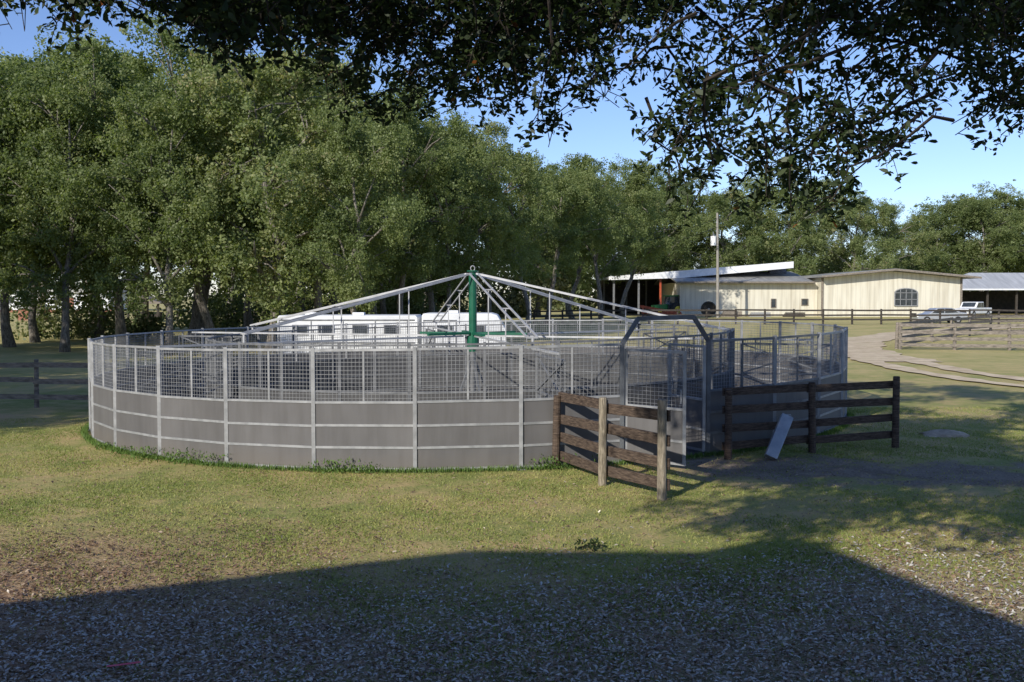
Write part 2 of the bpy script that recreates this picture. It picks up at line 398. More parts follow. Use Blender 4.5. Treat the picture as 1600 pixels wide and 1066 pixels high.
def gate(A,B):
    g=MB(); L=lambda t,z: Vector((A.x+(B.x-A.x)*t,A.y+(B.y-A.y)*t,A.z+z))
    for t in(0,1): g.beam(L(t,0.08),L(t,1.86),0.05,0.05)
    for z in (0.1,0.45,0.95,1.84): g.beam(L(0,z),L(1,z),0.04,0.04)
    fr=g.build('entrance_gate',STEEL,out)
    MB().beam(L(0.02,0.53),L(0.98,0.53),0.012,0.82).build('kick_board',KICK,fr)
    wmb=MB()
    for i in range(1,14): wmb.beam(L(i/14,0.95),L(i/14,1.84),0.006,0.006)
    for i in range(1,14): wmb.beam(L(0,0.95+i*0.063),L(1,0.95+i*0.063),0.006,0.006)
    wmb.build('wire_mesh',WIRE,fr)
    MB().tube([L(0.93,1.05)+tc*0.03,L(0.93,1.05)+tc*0.08,L(0.93,1.25)+tc*0.08,L(0.93,1.25)+tc*0.03],0.012,6).build('gate_latch',STEEL,fr)
A2=A+u*0.08; gate(A2,Vector((2.66,15.75,gz(2.66))))
B2=B-u*0.08; gate(B2,Vector((B2.x-0.45,B2.y+0.85,B2.z)))
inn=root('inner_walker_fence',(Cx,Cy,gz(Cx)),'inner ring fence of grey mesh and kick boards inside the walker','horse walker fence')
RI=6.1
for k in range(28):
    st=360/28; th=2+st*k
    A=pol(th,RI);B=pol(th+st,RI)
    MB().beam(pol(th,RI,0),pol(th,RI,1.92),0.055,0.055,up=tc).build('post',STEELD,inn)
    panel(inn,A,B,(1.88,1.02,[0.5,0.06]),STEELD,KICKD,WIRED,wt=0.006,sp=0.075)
# machine
mac=root('horse_walker_machine',(Cx,Cy,gz(Cx)),'horse walker machine with green centre post and six truss arms','horse walker')
c=MB(); c.tube([(Cx,Cy,1.42),(Cx,Cy,3.33)],0.095,16); c.tube([(Cx,Cy,3.33),(Cx,Cy,3.36)],0.14,16)
c.tube([(Cx,Cy,1.50),(Cx,Cy,1.80)],0.15,14)
c.build('centre_post',GREEN,mac,smooth=False)
c=MB(); c.tube([(Cx,Cy,0.02),(Cx,Cy,1.42)],0.07,12)
for k in range(4):
    t=k*1.571+0.5; c.beam((Cx+0.5*math.cos(t),Cy+0.5*math.sin(t),0.03),(Cx+0.06*math.cos(t),Cy+0.06*math.sin(t),1.2),0.05,0.05)
c.build('pedestal',STEELD,mac)
e=MB(); pp=[]
for i in range(13):
    t=2*math.pi*i/12; pp.append((Cx+0.05*math.sin(t),Cy,3.41+0.06*math.cos(t)))
e.tube(pp,0.012,6); e.build('lifting_eye',STEEL,mac)
for k in range(6):
    th=10.4+60*k
    t=math.radians(th); d=(tc*math.cos(t)+rt*math.sin(t)); s=Vector((-d.y,d.x,0))*0.10
    c0=Vector((Cx,Cy,0))
    def Q(r,z,side=0): return c0+d*r+s*side+Vector((0,0,z))
    a=MB(); zb=1.80
    topz=lambda r: 3.28-(3.28-2.0)*(r-0.1)/5.9
    for sd_ in(-1,1):
        a.beam(Q(0.12,3.28,sd_),Q(6.0,2.0,sd_),0.026,0.038)
    a.beam(Q(0.3,zb),Q(7.8,zb),0.04,0.04)
    for r in (1.9,3.7):
        a.beam(Q(r,zb,0),Q(r,topz(r)-0.02,0),0.024,0.024)
        a.beam(Q(r,topz(r),-1),Q(r,topz(r),1),0.025,0.025)
    a.beam(Q(5.2,topz(5.2),-1),Q(5.2,topz(5.2),1),0.025,0.025)
    a.beam(Q(6.0,2.0,-1),Q(6.0,2.0,1),0.035,0.035); a.beam(Q(6.0,zb,0),Q(6.0,2.0,0),0.035,0.035)
    am=a.build('truss_arm',ARM,mac)
    MB().beam(Q(0.1,1.86),Q(1.35,1.86),0.08,0.055).build('arm_bracket',GREEN,mac)
    g=MB(); r0,r1=6.3,8.2
    for r in (r0,r1): g.beam(Q(r,0.35),Q(r,1.7),0.04,0.04)
    for z in (0.35,1.05,1.7): g.beam(Q(r0,z),Q(r1,z),0.04,0.04)
    g.beam(Q(r0,0.35),Q(r1,1.05),0.03,0.03); g.beam(Q(r1,0.35),Q(r0,1.05),0.03,0.03)
    g.beam(Q(r0,1.05),Q(r1,1.7),0.03,0.03); g.beam(Q(r1,1.05),Q(r0,1.7),0.03,0.03)
    g.beam(Q(6.6,1.7),Q(6.6,zb),0.03,0.03); g.beam(Q(7.7,1.7),Q(7.7,zb),0.03,0.03)
    for i in range(1,19): g.beam(Q(r0+i*0.1,0.35),Q(r0+i*0.1,1.7),0.006,0.006)
    for i in range(1,13): g.beam(Q(r0,0.35+i*0.1),Q(r1,0.35+i*0.1),0.006,0.006)
    g.build('divider_gate',STEELD,mac)

# ------------------------------------------------------------ wooden fences
def fence(pts,hts,rails,pm,rm,label,pr=0.055,rh=0.14,rtk=0.035,group='wooden rail fences',square=False,seed=0,side=-1,overs=0.0,bevel=0):
    r=rs(seed); p0=pts[0]
    e=root('wooden_fence',(p0[0],p0[1],gz(p0[0])),label,'fence',group)
    for i,(x,y) in enumerate(pts):
        h=hts if isinstance(hts,(int,float)) else hts[i]
        g=gz(x); lean=r.normal(size=2)*0.012*h
        b=MB()
        if square: b.beam((x,y,g-0.1),(x+lean[0],y+lean[1],g+h),pr*2,pr*2)
        else: b.tube([(x,y,g-0.1),(x+lean[0]*.5,y+lean[1]*.5,g+h*0.5),(x+lean[0],y+lean[1],g+h-0.015),(x+lean[0],y+lean[1],g+h)],[pr*1.08,pr,pr*0.97,pr*0.85],12)
        b.build('post',pm[i] if isinstance(pm,list) else pm,e,bevel=bevel if square else 0)
    for i in range(len(pts)-1):
        A=Vector((*pts[i],gz(pts[i][0]))); B=Vector((*pts[i+1],gz(pts[i+1][0])))
        d=(B-A).normalized(); n=Vector((d.y,-d.x,0))*(-side)*(pr+rtk/2+0.003)
        for z in rails:
            j=r.normal(size=2)*0.016
            b=MB()
            b.beam(A+n-d*(overs+0.03)+Vector((0,0,z+j[0])),B+n+d*(overs+0.03 if i==len(pts)-2 else -0.035)+Vector((0,0,z+j[1])),rtk,rh)
            b.build('rail',rm,e,bevel=bevel)
    return e
fence([(0.69,16.1),(1.30,14.6),(1.99,13.5)],[1.16,1.27,1.34],[0.20,0.50,0.80,1.12],[WOODD,WOODL,WOODL],WOODD,
      'dark four board fence with pale round posts beside the entrance gate',0.062,0.15,0.04,None,side=1,seed=3,overs=0.02,bevel=0.006)
fence([(3.55,16.72),(5.1,17.3),(6.68,17.75)],[1.15,1.2,1.25],[0.22,0.50,0.80,1.10],WOODD,WOODD,
      'dark four board fence in shade beyond the entrance',0.06,0.13,0.04,None,side=1,seed=4,overs=0.03,bevel=0.006)
fence([(-17,27.2),(-14.6,26.8),(-12.3,26.4),(-10.1,26.0)],1.25,[0.3,0.7,1.1],WOODF,WOODF,'weathered three rail fence running up to the walker',0.06,0.13,0.035,'weathered rail fences',seed=5)
fence([(18.8,49.5),(21.2,49),(23.6,48.5),(26.0,48),(28.4,47.4)],1.3,[0.2,0.52,0.85,1.18],WOODF,WOODF,'weathered grey board fence beside the sandy lane',0.08,0.16,0.04,'weathered rail fences',seed=6)
fence([(18.8,50.0),(21.2,54),(23.8,58),(26.6,62),(29.5,66),(32.5,69.5),(36,71)],1.3,[0.2,0.52,0.85,1.18],WOODF,WOODF,'weathered grey board fence curving along the sandy lane',0.08,0.16,0.04,'weathered rail fences',seed=7)
fence([(2+2.6*i,93-0.08*i) for i in range(24)],1.4,[0.45,0.85,1.28],WOODB,WOODB,'long dark three rail pasture fence below the barn',0.09,0.15,0.04,'dark pasture fences',seed=8)
fence([(-34+2.6*i,104) for i in range(13)],1.4,[0.45,0.85,1.28],WOODB,WOODB,'dark three rail pasture fence under the trees',0.09,0.15,0.04,'dark pasture fences',seed=9)

e=root('leaning_metal_trough',(4.25,16.6,gz(4.25)),'blue grey metal trough leaning against the wooden fence','metal trough')
b=MB(); b.beam((4.20,16.55,gz(4.3)+0.04),(4.55,16.86,gz(4.3)+0.68),0.20,0.14,up=(0,-1,0.4)); b.build('trough_body',BLUEST,e,bevel=0.012)
b=MB(); b.tube([(4.47,16.84,0.72),(4.49,16.84,0.79),(4.61,16.88,0.79),(4.63,16.89,0.72)],0.012,6); b.build('handle',STEEL,e)
mb=MB(); r=rs(4); vs=[];fs=[]
for i in range(6):
    for k in range(20):
        t=2*math.pi*k/20; rr=0.40*i/5*(1+0.1*r.normal()); vs.append((8.2+rr*1.2*math.cos(t),19.3+rr*math.sin(t),gz(8.2)+0.09*(1-(i/5)**1.5)+0.002+(r.rand()*0.02 if i<5 else -0.01)))
for i in range(5):
    for k in range(20): fs.append((i*20+k,i*20+(k+1)%20,(i+1)*20+(k+1)%20,(i+1)*20+k))
mb.add(vs,fs); o=mb.build('sand_mound',SAND,smooth=True); o['kind']='structure'

# ------------------------------------------------------------ horse trailers
def trailer(x0,L,y,top,wins,label,goose):
    e=root('horse_trailer',(x0+L/2,y,gz(-4)-0.08),label,'trailer','white horse trailers')
    if goose: prof=[(-L/2,0.45),(L/2-1.6,0.45),(L/2-1.6,1.05),(L/2,1.05),(L/2,1.7),(L/2-0.3,top-0.06),(L/2-0.5,top),(-L/2+0.06,top),(-L/2,top-0.08)]
    else: prof=[(-L/2,0.45),(L/2,0.45),(L/2,top-0.08),(L/2-0.06,top),(-L/2+0.06,top),(-L/2,top-0.08)]
    MB().prism(prof,-1.05,1.05).build('trailer_body',WHITE,e,False,bevel=0.03)
    for x in wins:
        wn=MB().box(x,x+0.5,-1.075,-1.04,1.55,1.85).build('window',GLASS,e,False)
        f=MB()
        for a in ((x-0.03,x,1.52,1.88),(x+0.5,x+0.53,1.52,1.88),(x,x+0.5,1.52,1.55),(x,x+0.5,1.85,1.88)): f.box(a[0],a[1],-1.09,-1.04,a[2],a[3])
        f.build('frame',STEEL,wn,False)
    xr=L/2-(1.7 if goose else 0.1)
    t=MB().box(-L/2+0.1,xr,-1.07,-1.045,1.22,1.27); t.box(-L/2+0.05,xr,-1.075,-1.045,2.02,2.06)
    x=-L/2+0.05
    while x<xr: t.box(x,x+0.03,-1.065,-1.04,0.5,2.0); x+=1.12
    t.build('trim',STEELD,e,False)
    v=MB()
    for x in np.arange(-L/2+0.8,L/2-0.8,1.7): v.box(x,x+0.4,-0.2,0.2,top-0.01,top+0.09)
    v.build('roof_vent',WHITE,e,False)
    for x in (-0.8,0.1):
        for yy in(-1.0,0.78):
            MB().tube([(x,yy,0.36),(x,yy+0.22,0.36)],0.36,18).build('wheel',RUBBER,e,False)
    MB().box(-1.4,0.7,-1.14,-1.0,0.75,0.8).build('mudguard',STEEL,e,False)
trailer(-8.2,4.9,36.8,2.2,(-1.9,-1.0,0.2,1.3),'white horse trailer with small square windows and roof vents',False)
trailer(-3.1,2.6+0.3,36.2,2.28,(-0.9,0.2),'white gooseneck horse trailer parked behind the walker',True)

# ------------------------------------------------------------ buildings
def window(par,x0,x1,z0,z1,y,fm=WHITE,t=0.12):
    wn=MB().box(x0,x1,y-0.04,y,z0,z1).build('window',GLASS,par)
    f=MB()
    for a in ((x0-t,x0,z0-t,z1+t),(x1,x1+t,z0-t,z1+t),(x0,x1,z0-t,z0),(x0,x1,z1,z1+t)): f.box(a[0],a[1],y-0.1,y,a[2],a[3])
    f.build('frame',fm,wn)
def barn():
    g=0.16
    e=root('metal_barn',(46,128,g),'cream metal barn with low gable roof and arched window','barn')
    MB().prism([(38.2,0),(55.2,0),(55.2,4.95),(46.6,5.75),(38.2,4.95)],126,150).build('gable_wall',CREAM,e)
    MB().box(21,38.15,128,146,0,4.4).build('side_wall',CREAM,e)
    rf=MB()
    for (a,b) in (((37.6,4.98),(46.6,5.83)),((46.6,5.83),(57.0,4.85))):
        rf.prism([a,b,(b[0],b[1]+0.22),(a[0],a[1]+0.22)],124.6,151)
    rf.prism([(127,4.45),(138,6.0),(147,4.45),(147,4.25),(138,5.8),(127,4.25)],20.4,37.55,'x')
    ro=rf.build('roof',ROOFG,e)
    v=MB()
    for x in (27,30.5,34): v.tube([(x,136,5.8),(x+2.2,136,5.8)],0.65,12)
    v.build('roof_vent',STEELD,ro)
    tr=MB()
    for (a,b) in (((37.6,4.95),(46.6,5.80)),((46.6,5.80),(57.0,4.82))): tr.prism([a,b,(b[0],b[1]+0.22),(a[0],a[1]+0.22)],124.45,124.58)
    tr.prism([(20.4,4.3),(37.5,4.3),(37.5,4.5),(20.4,4.5)],126.7,126.95)
    tr.build('roof_trim',WOODF,ro)
    aw=[(47.0,1.5),(49.8,1.5),(49.8,3.1)]+[(48.4+1.4*math.cos(t),3.1+0.55*math.sin(t)) for t in np.linspace(0.2,math.pi-0.2,8)]+[(47.0,3.1)]
    wn=MB().prism(aw,125.9,125.99).build('arched_window',GLASS,e)
    fr=MB(); 
    for i in range(len(aw)): a=aw[i];b=aw[(i+1)%len(aw)]; fr.beam((a[0],125.88,a[1]),(b[0],125.88,b[1]),0.10,0.10,up=(0,1,0))
    for x in (47.7,48.4,49.1): fr.beam((x,125.86,1.5),(x,125.86,3.5),0.06,0.06)
    for z in (2.3,3.1): fr.beam((47.0,125.86,z),(49.8,125.86,z),0.06,0.06)
    fr.build('frame',STEEL,wn)
    window(e,36.2,36.9,1.6,2.3,127.98,WOODF,0.08)
    window(e,32.4,32.9,1.3,2.3,127.98,WOODF,0.08)
    t=MB()
    for x in (38.15,55.2): t.box(x-0.12,x+0.12,125.9,126.1,0,4.95)
    t.build('corner_trim',WOODF,e)
barn()
def shed():
    e=root('open_equipment_shed',(25,134,0.16),'open equipment shed with long white sloped roof edge','shed')
    MB().prism([(12.4,5.15),(36,7.05),(36,6.75),(12.4,4.85)],131.5,148).build('roof',ROOFG,e)
    MB().prism([(12.4,5.2),(36,7.12),(36,6.3),(21.5,5.0),(12.4,4.75)],131.2,131.45).build('fascia',WHITE,e)
    for i,x in enumerate((13.0,16.2,19.0,22.6)):
        for y in (132,146): MB().box(x,x+0.24,y,y+0.24,0,4.9).build('post',RED if (i==2 and y==132) else STEELD,e)
    MB().box(12.6,36,147.5,147.9,0,5.0).build('rear_wall',DARK,e)
shed()
e=root('open_hay_shed',(62,142,0.16),'low open shed with wide grey metal roof','shed')
MB().prism([(60.5,3.5),(84,3.5),(84,3.7),(60.5,3.7)],139.3,139.5).build('fascia',WHITE,e)
MB().add([(60.5,139.5,3.6),(84,139.5,3.6),(84,146,6.0),(65,146,6.0),(60.5,152,3.6),(84,152,3.6)],[(0,1,2,3),(3,2,5,4),(0,3,4)]).build('roof',ROOFP,e)
for x in (61.2,65,69,73,77): MB().box(x,x+0.25,140.3,140.55,0,3.6).build('post',WOODB,e)
MB().box(61,84,150,150.3,0,3.4).build('rear_wall',DARK,e)
e=root('white_mobile_home',(-76,172,0),'long low white mobile home behind the pasture','house')
MB().box(-86,-66.5,170,177,0.4,3.2).build('wall',WHITE,e)
MB().prism([(-86.5,3.2),(-66,3.2),(-66,3.5),(-70,4.0),(-82,4.0),(-86.5,3.5)],169.5,177.5).build('roof',ROOFG,e)
MB().box(-86,-66.5,170.05,170.2,0,0.39).build('skirting',BRICK,e)
for x in (-84,-80,-76,-71): window(e,x,x+1.1,1.5,2.5,169.98,STEELD,0.06)
MB().box(-73.7,-72.7,169.9,169.98,0.5,2.5).build('door',BRICK,e)
e=root('brick_well_house',(-53.5,115,0),'small brick pump house with shed roof','shed')
MB().box(-55,-52.3,114,116,0,1.3).build('wall',BRICK,e); MB().prism([(-55.3,1.32),(-52,1.32),(-52,1.45),(-53.6,1.9),(-55.3,1.45)],113.7,116.3).build('roof',ROOFG,e)
e=root('pasture_shelter',(-41,114,0),'small open timber shelter with a shallow roof','shelter')
MB().prism([(-42.8,2.0),(-41,2.7),(-38.6,2.0),(-38.6,1.85),(-42.8,1.85)],112.5,116).build('roof',WOODF,e)
for x in (-42.4,-39.1):
    for y in (112.8,115.6): MB().box(x,x+0.2,y,y+0.2,0,1.85).build('post',WOODB,e)
MB().box(-42,-39.2,114,115.5,0,0.9).build('feed_bin',WOODB,e)

px,py_=24.1,120
e=root('utility_pole',(px,py_,0.16),'tall grey wooden utility pole with white transformer','utility pole')
MB().tube([(px,py_,0),(px-0.05,py_,6),(px-0.15,py_,12.4)],[0.19,0.16,0.12],10).build('pole',POLE,e)
tr=MB().tube([(px-0.6,py_-0.1,8.6),(px-0.6,py_-0.1,9.7)],0.33,14).build('transformer',WHITE,e)
MB().tube([(px-0.6,py_-0.1,9.7),(px-0.6,py_-0.1,10.1)],0.07,8).build('bushing',STEELD,tr)
MB().beam((px-0.6,py_,9.2),(px,py_,9.2),0.1,0.1).build('bracket',STEELD,e)
wr=MB()
def wire(a,b,sag,n=14): 
    a=Vector(a);b=Vector(b); pts=[a.lerp(b,i/n)-Vector((0,0,sag*4*(i/n)*(1-i/n))) for i in range(n+1)]; wr.tube(pts,0.025,4)
wire((px,py_,11.8),(-6,100,6.5),1.6); wire((px,py_,10.8),(-5,100,5.8),1.6); wire((px,py_,11.9),(28,131.3,6.2),0.3)
wr.build('power_line',RUBBER,e)

# ------------------------------------------------------------ vehicles
def car(loc,rot,prof,glassp,wid,wheels,wr_,paint,name,label,cat,front=None):
    e=root(name,loc,label,cat,None,rot)
    MB().prism(prof,-wid/2,wid/2).build('body',paint,e,False,bevel=0.06)
    for gp in glassp:
        MB().prism(gp,-wid/2-0.012,wid/2+0.012).build('window',GLASS,e,False)
    if front:
        for (a,b) in front:
            a=Vector((a[0],0,a[1]));b=Vector((b[0],0,b[1])); MB().beam(a,b,wid*0.78,0.05).build('windscreen',GLASS,e,False)
    for x in wheels:
        for s in(-1,1):
            y0=s*(wid/2-0.2); y1=s*(wid/2+0.03)
            wh=MB().tube([(x,y0,wr_),(x,y1,wr_)],wr_,18).build('wheel',RUBBER,e,False)
            MB().tube([(x,y1,wr_),(x,y1+s*0.02,wr_)],wr_*0.55,12).build('rim',STEEL,wh,False)
    xf=max(p[0] for p in prof); xr=min(p[0] for p in prof)
    MB().box(xf-0.05,xf+0.03,-wid*0.3,wid*0.3,0.62,0.95).build('grille',DARK,e,False)
    for s in(-1,1):
        MB().box(xf-0.06,xf+0.02,s*wid*0.39-0.14,s*wid*0.39+0.14,0.70,0.86).build('headlight',SILV,e,False)
        MB().box(xr-0.02,xr+0.05,s*wid*0.38-0.12,s*wid*0.38+0.12,0.72,0.9).build('tail_light',RED,e,False)
sed=[(-2.3,0.3),(2.3,0.3),(2.35,0.7),(1.2,0.95),(0.5,1.42),(-0.9,1.45),(-1.7,1.05),(-2.3,0.98),(-2.38,0.6)]
car((40.2,96.5,0.16),math.pi,sed,[[(1.0,0.97),(0.45,1.36),(-0.15,1.39),(-0.15,0.97)],[(-0.22,0.97),(-0.22,1.39),(-0.85,1.38),(-1.45,1.02)]],1.8,(-1.45,1.45),0.33,SILV,'parked_car','silver sedan parked behind the pasture fence','car')
pk=[(-2.7,0.5),(2.75,0.5),(2.78,1.05),(1.3,1.2),(0.75,1.85),(-0.6,1.88),(-0.75,1.2),(-2.7,1.18)]
car((54.0,120,0.16),math.radians(220),pk,[[(1.15,1.22),(0.7,1.76),(0.1,1.79),(0.1,1.22)],[(0.02,1.22),(0.02,1.79),(-0.5,1.79),(-0.62,1.22)]],1.95,(-1.75,1.75),0.42,WHITE,'pickup_truck','white pickup truck parked by the barn','pickup truck',[((1.22,1.28),(0.82,1.78))])
e=root('farm_tractor',(19.6,129,0.16),'green farm tractor parked under the shed','tractor',None,math.radians(200))
MB().prism([(0.2,0.7),(2.1,0.75),(2.15,1.4),(0.2,1.55)],-0.4,0.4).build('bonnet',TRAC,e,False,bevel=0.05)
MB().prism([(-1.3,0.8),(0.2,0.8),(0.2,1.4),(0.0,2.5),(-1.1,2.5),(-1.3,1.3)],-0.7,0.7).build('cab',GLASS,e,False,bevel=0.03)
MB().box(-1.3,0.2,-0.8,0.8,2.5,2.65).build('cab_roof',TRAC,e,False)
for s in(-1,1):
    wh=MB().tube([(-0.8,s*0.75,0.85),(-0.8,s*1.2,0.85)],0.85,20).build('wheel',RUBBER,e,False); MB().tube([(-0.8,s*1.2,0.85),(-0.8,s*1.23,0.85)],0.45,14).build('rim',YEL,wh,False)
    wh=MB().tube([(1.6,s*0.6,0.5),(1.6,s*0.95,0.5)],0.5,16).build('wheel',RUBBER,e,False); MB().tube([(1.6,s*0.95,0.5),(1.6,s*0.98,0.5)],0.28,12).build('rim',YEL,wh,False)
MB().tube([(1.2,0.2,1.4),(1.2,0.2,2.2)],0.05,8).build('exhaust_pipe',STEELD,e,False)
e=root('red_farm_implement',(17.5,122,0.16),'orange red tractor implement lying by the shed','farm implement')
b=MB(); b.beam((15.2,122,1.5),(19.6,121.5,0.7),0.3,0.3); b.beam((15.6,122,0.3),(15.6,122,1.6),0.22,0.22); b.beam((15.4,121.8,0.8),(20.2,121.6,0.5),0.25,0.25)
for x in (16.0,16.8,17.6,18.4,19.2,20.0): b.tube([(x,121.6,0.8),(x+0.1,121.3,0.4),(x-0.05,121.1,0.05)],0.07,6)
b.build('frame',RED,e)
tx_=23.9
e=root('round_stock_tank',(tx_,124.5,0.16),'black round tank stood on its edge by the barn','stock tank')
pp=[(tx_+0.85*math.cos(t),124.5,0.95+0.16+0.85*math.sin(t)) for t in np.linspace(0,2*math.pi,25)]
MB().tube(pp,0.12,8).build('rim',RUBBER,e)
MB().tube([(tx_,124.6,1.1),(tx_,124.7,1.1)],0.8,24).build('base_plate',DARK,e)
MB().tube([(tx_,124.4,1.1),(tx_,124.58,1.1)],0.15,12).build('hub',STEEL,e)
for i,(x,y,n,m,lab) in enumerate([(26.8,125,5,WOODF,'stack of weathered boards beside the barn wall'),(30.4,125.5,4,STEEL,'stack of steel pipes beside the barn wall'),(34.5,125,4,WOODB,'stack of dark fence rails beside the barn')]):
    e=root('board_stack',(x,y,0.16),lab,'material stack'); b=MB()
    for k in range(n):
        for j in range(3): b.box(x-1.3+0.1*k,x+1.3-0.07*j,y+0.25*j,y+0.25*j+0.2,0.16+k*0.14,0.28+k*0.14)
    b.build('boards',m,e)

e=root('farmhouse',(-6,-7,0),'pale farmhouse with steep gable roof beside the lawn','house')
pf=[(-18,5.0),(-12,6.87),(-10.7,7.31),(-9,7.92),(-6.4,7.82),(-5.77,8.19),(-5.29,8.06),(-2.66,6.38),(0.5,4.4)]
low=[(x,z-0.3) for x,z in pf]
MB().prism(pf+low[::-1],-12.2,-2).build('roof',ROOFG,e)
MB().prism([(x*0.97-0.2,z-0.32) for x,z in pf]+[(0.1,0),(-17.6,0)],-12,-2.4).build('wall',CREAM,e)

# ------------------------------------------------------------ trees
def tree_meshes(seed,Ht,Rc,base,nl,nleaf,ls,drop=1.0,lean=0.0,nb=12):
    r=rs(seed); t=MB()
    n=10; pts=[];rad=[];x=y=0
    for i in range(n):
        f=i/(n-1); pts.append((x,y,f*Ht*0.86-0.2)); rad.append(0.0135*Ht*(1-f)**0.8*(1.5 if i==0 else 1)+0.035)
        x+=r.normal()*0.24+lean*0.2;y+=r.normal()*0.24
    t.tube(pts,rad,9)
    hc=base+(Ht-base)*0.42; hh=(Ht-base)*0.6
    C=[];LR=[]
    for b in range(nb):
        a=b*2.4+r.rand()*1.2; f=(b+r.rand()*0.8)/nb; z0=base*0.8+(Ht*0.80-base*0.8)*f
        k=int(np.clip(z0/(Ht*0.86)*(n-1),1,n-2)); p=Vector(pts[k])
        ztop=z0+(1.0+2.6*r.rand())*(0.6+0.6*f)
        rm=Rc*math.sqrt(max(0.06,1-((min(ztop,Ht)-hc)/hh)**2))*(0.6+0.6*r.rand())
        end=Vector((rm*math.cos(a)+p.x,rm*math.sin(a)+p.y,ztop))
        mid=p.lerp(end,0.5)+Vector((r.normal()*0.35,r.normal()*0.35,0.5))
        bp=[p,p.lerp(mid,0.5)+Vector((0,0,0.15)),mid,mid.lerp(end,0.55)+Vector((0,0,0.1)),end]
        t.tube(bp,[rad[k]*0.62,rad[k]*0.5,rad[k]*0.38,0.05,0.02],6)
        for j in range(6):
            g=0.3+0.78*r.rand(); c=p.lerp(end,g)+Vector((r.normal()*0.85,r.normal()*0.85,r.normal()*0.7+0.2))
            C.append(tuple(c)); LR.append(0.35+0.75*r.rand())
            if j%2==0: t.tube([bp[2],bp[2].lerp(c,0.5)+Vector((0,0,0.2)),c],[0.06,0.04,0.015],5)
    for j in range(9):
        C.append((pts[-1][0]+r.normal()*1.0,pts[-1][1]+r.normal()*1.0,Ht*0.84+r.rand()*Ht*0.15)); LR.append(0.35+0.45*r.rand())
    C=np.array(C);LR=np.array(LR)*Rc/5.0*1.15; nl=len(C)
    tm=t.mesh('trunk',BARK,smooth=True)
    ns=22; wi=np.repeat(np.arange(nl),ns)
    d=unit(r.normal(size=(nl*ns,3)))
    SC=C[wi]+d*(LR[wi]*(0.4+0.65*r.rand(nl*ns)+0.35*np.abs(r.normal(size=nl*ns))))[:,None]*np.array([1.15,1.15,0.85])
    SR=0.13+0.28*r.rand(nl*ns)
    which=r.randint(0,nl*ns,nleaf)
    d2=unit(r.normal(size=(nleaf,3)))
    P=SC[which]+d2*(SR[which]*(r.rand(nleaf)**0.5+0.25*np.abs(r.normal(size=nleaf))))[:,None]*np.array([1.1,1.1,1.0])
    k=int(nleaf*0.14); P[:k,2]-=r.rand(k)*drop
    od=unit(P-C[wi[which]])
    nrm=unit(od*0.45+r.normal(size=(nleaf,3))*0.8+np.array([0,0,0.3]))
    L=ls*(0.55+0.8*r.rand(nleaf))
    lob=r.rand(nl); sb=r.rand(nl*ns)
    tint=np.clip(0.08+0.30*lob[wi[which]]+0.40*sb[which]+0.3*r.rand(nleaf),0,1)
    cm=npmesh('crown',leafpoly(r,P,L,L*0.60,nrm),4,LEAF,tint)
    return tm,cm
variants=[tree_meshes(11,15.5,5.2,4.6,0,58000,0.17),tree_meshes(12,16.5,4.4,5.4,0,54000,0.17),tree_meshes(13,14,5.4,4.2,0,56000,0.17),
          tree_meshes(14,17,4.6,5.2,0,58000,0.17),tree_meshes(15,15,4.0,4.6,0,46000,0.17),tree_meshes(16,16,4.4,6.8,0,44000,0.17,nb=9),tree_meshes(17,15,4.6,6.2,0,44000,0.17,lean=0.8,nb=9)]
vh=[15.5,16.5,14,17,15,16,15]
rr=rs(77); cnt=0
def put_tree(px,D,h,label='tall oak tree with airy green crown',grp='oak trees behind the walker',v=None,wide=1.0,xw=None):
    global cnt
    i=(cnt*2+int(rr.rand()*2))%5 if v is None else (v if isinstance(v,int) else v[cnt%len(v)]); cnt+=1
    x=(px-800)/1600*D if xw is None else xw; s=h/vh[i]
    e=root('oak_tree',(x,D,gz(x)),label,'tree',grp,rr.rand()*6.28)
    sx=s*(0.9+0.25*rr.rand())*wide; e.scale=(sx,sx,s)
    for nm,me in (('trunk',variants[i][0]),('crown',variants[i][1])):
        o=bpy.data.objects.new(nm,me); o.parent=e; col.objects.link(o)
for px,D,h in [(-70,56,15.5),(15,58,15.8),(100,53,14.2),(190,60,17),(262,50,13),(335,56,16.6),(420,52,14.6),(500,60,17),(565,50,11.5),(630,62,14.8),(700,66,13),(765,74,14.8)]:
    put_tree(px,D,h)
for px,D,h in [(55,64,17),(150,67,17),(300,66,17.5),(455,70,17.5),(590,70,17),(820,84,14.5),(670,76,16)]:
    put_tree(px,D,h,v=[5,6])
for px,D,h in [(-20,74,19),(60,78,19),(150,76,19.5),(240,80,20.5),(310,72,19),(390,78,20.5),(460,84,20),(530,76,17.5),(600,84,17.5),(680,88,17),(745,95,17),
               (360,104,23),(470,110,22),(570,108,20),(660,112,19)]:
    put_tree(px,D,h,v=[5,6,1])
for px,D,h in [(855,96,14.6),(895,110,16.8),(938,104,16.0),(975,118,17.2)]:
    put_tree(px,D,h,'slender oak tree beside the pasture fence','oak trees beyond the pasture',[5,6])
for px,D,h in [(1010,156,19.5),(1045,150,18),(1085,156,20),(1135,150,17),(1185,158,20.5),(1232,152,18),(1283,158,20),(1335,154,17.5),(1372,160,16.5),
             (840,130,17),(890,142,19),(940,146,17.5),(980,152,19)]:
    put_tree(px,D,h,'oak tree beyond the pasture fence','oak trees beyond the pasture',None,1.15)
for px,D,h in [(1415,180,15),(1450,172,17.5),(1492,176,19),(1535,170,18),(1580,174,19.5),(1630,170,19)]:
    put_tree(px,D,h,'broad oak tree standing behind the sheds','oak trees behind the sheds',None,1.3)
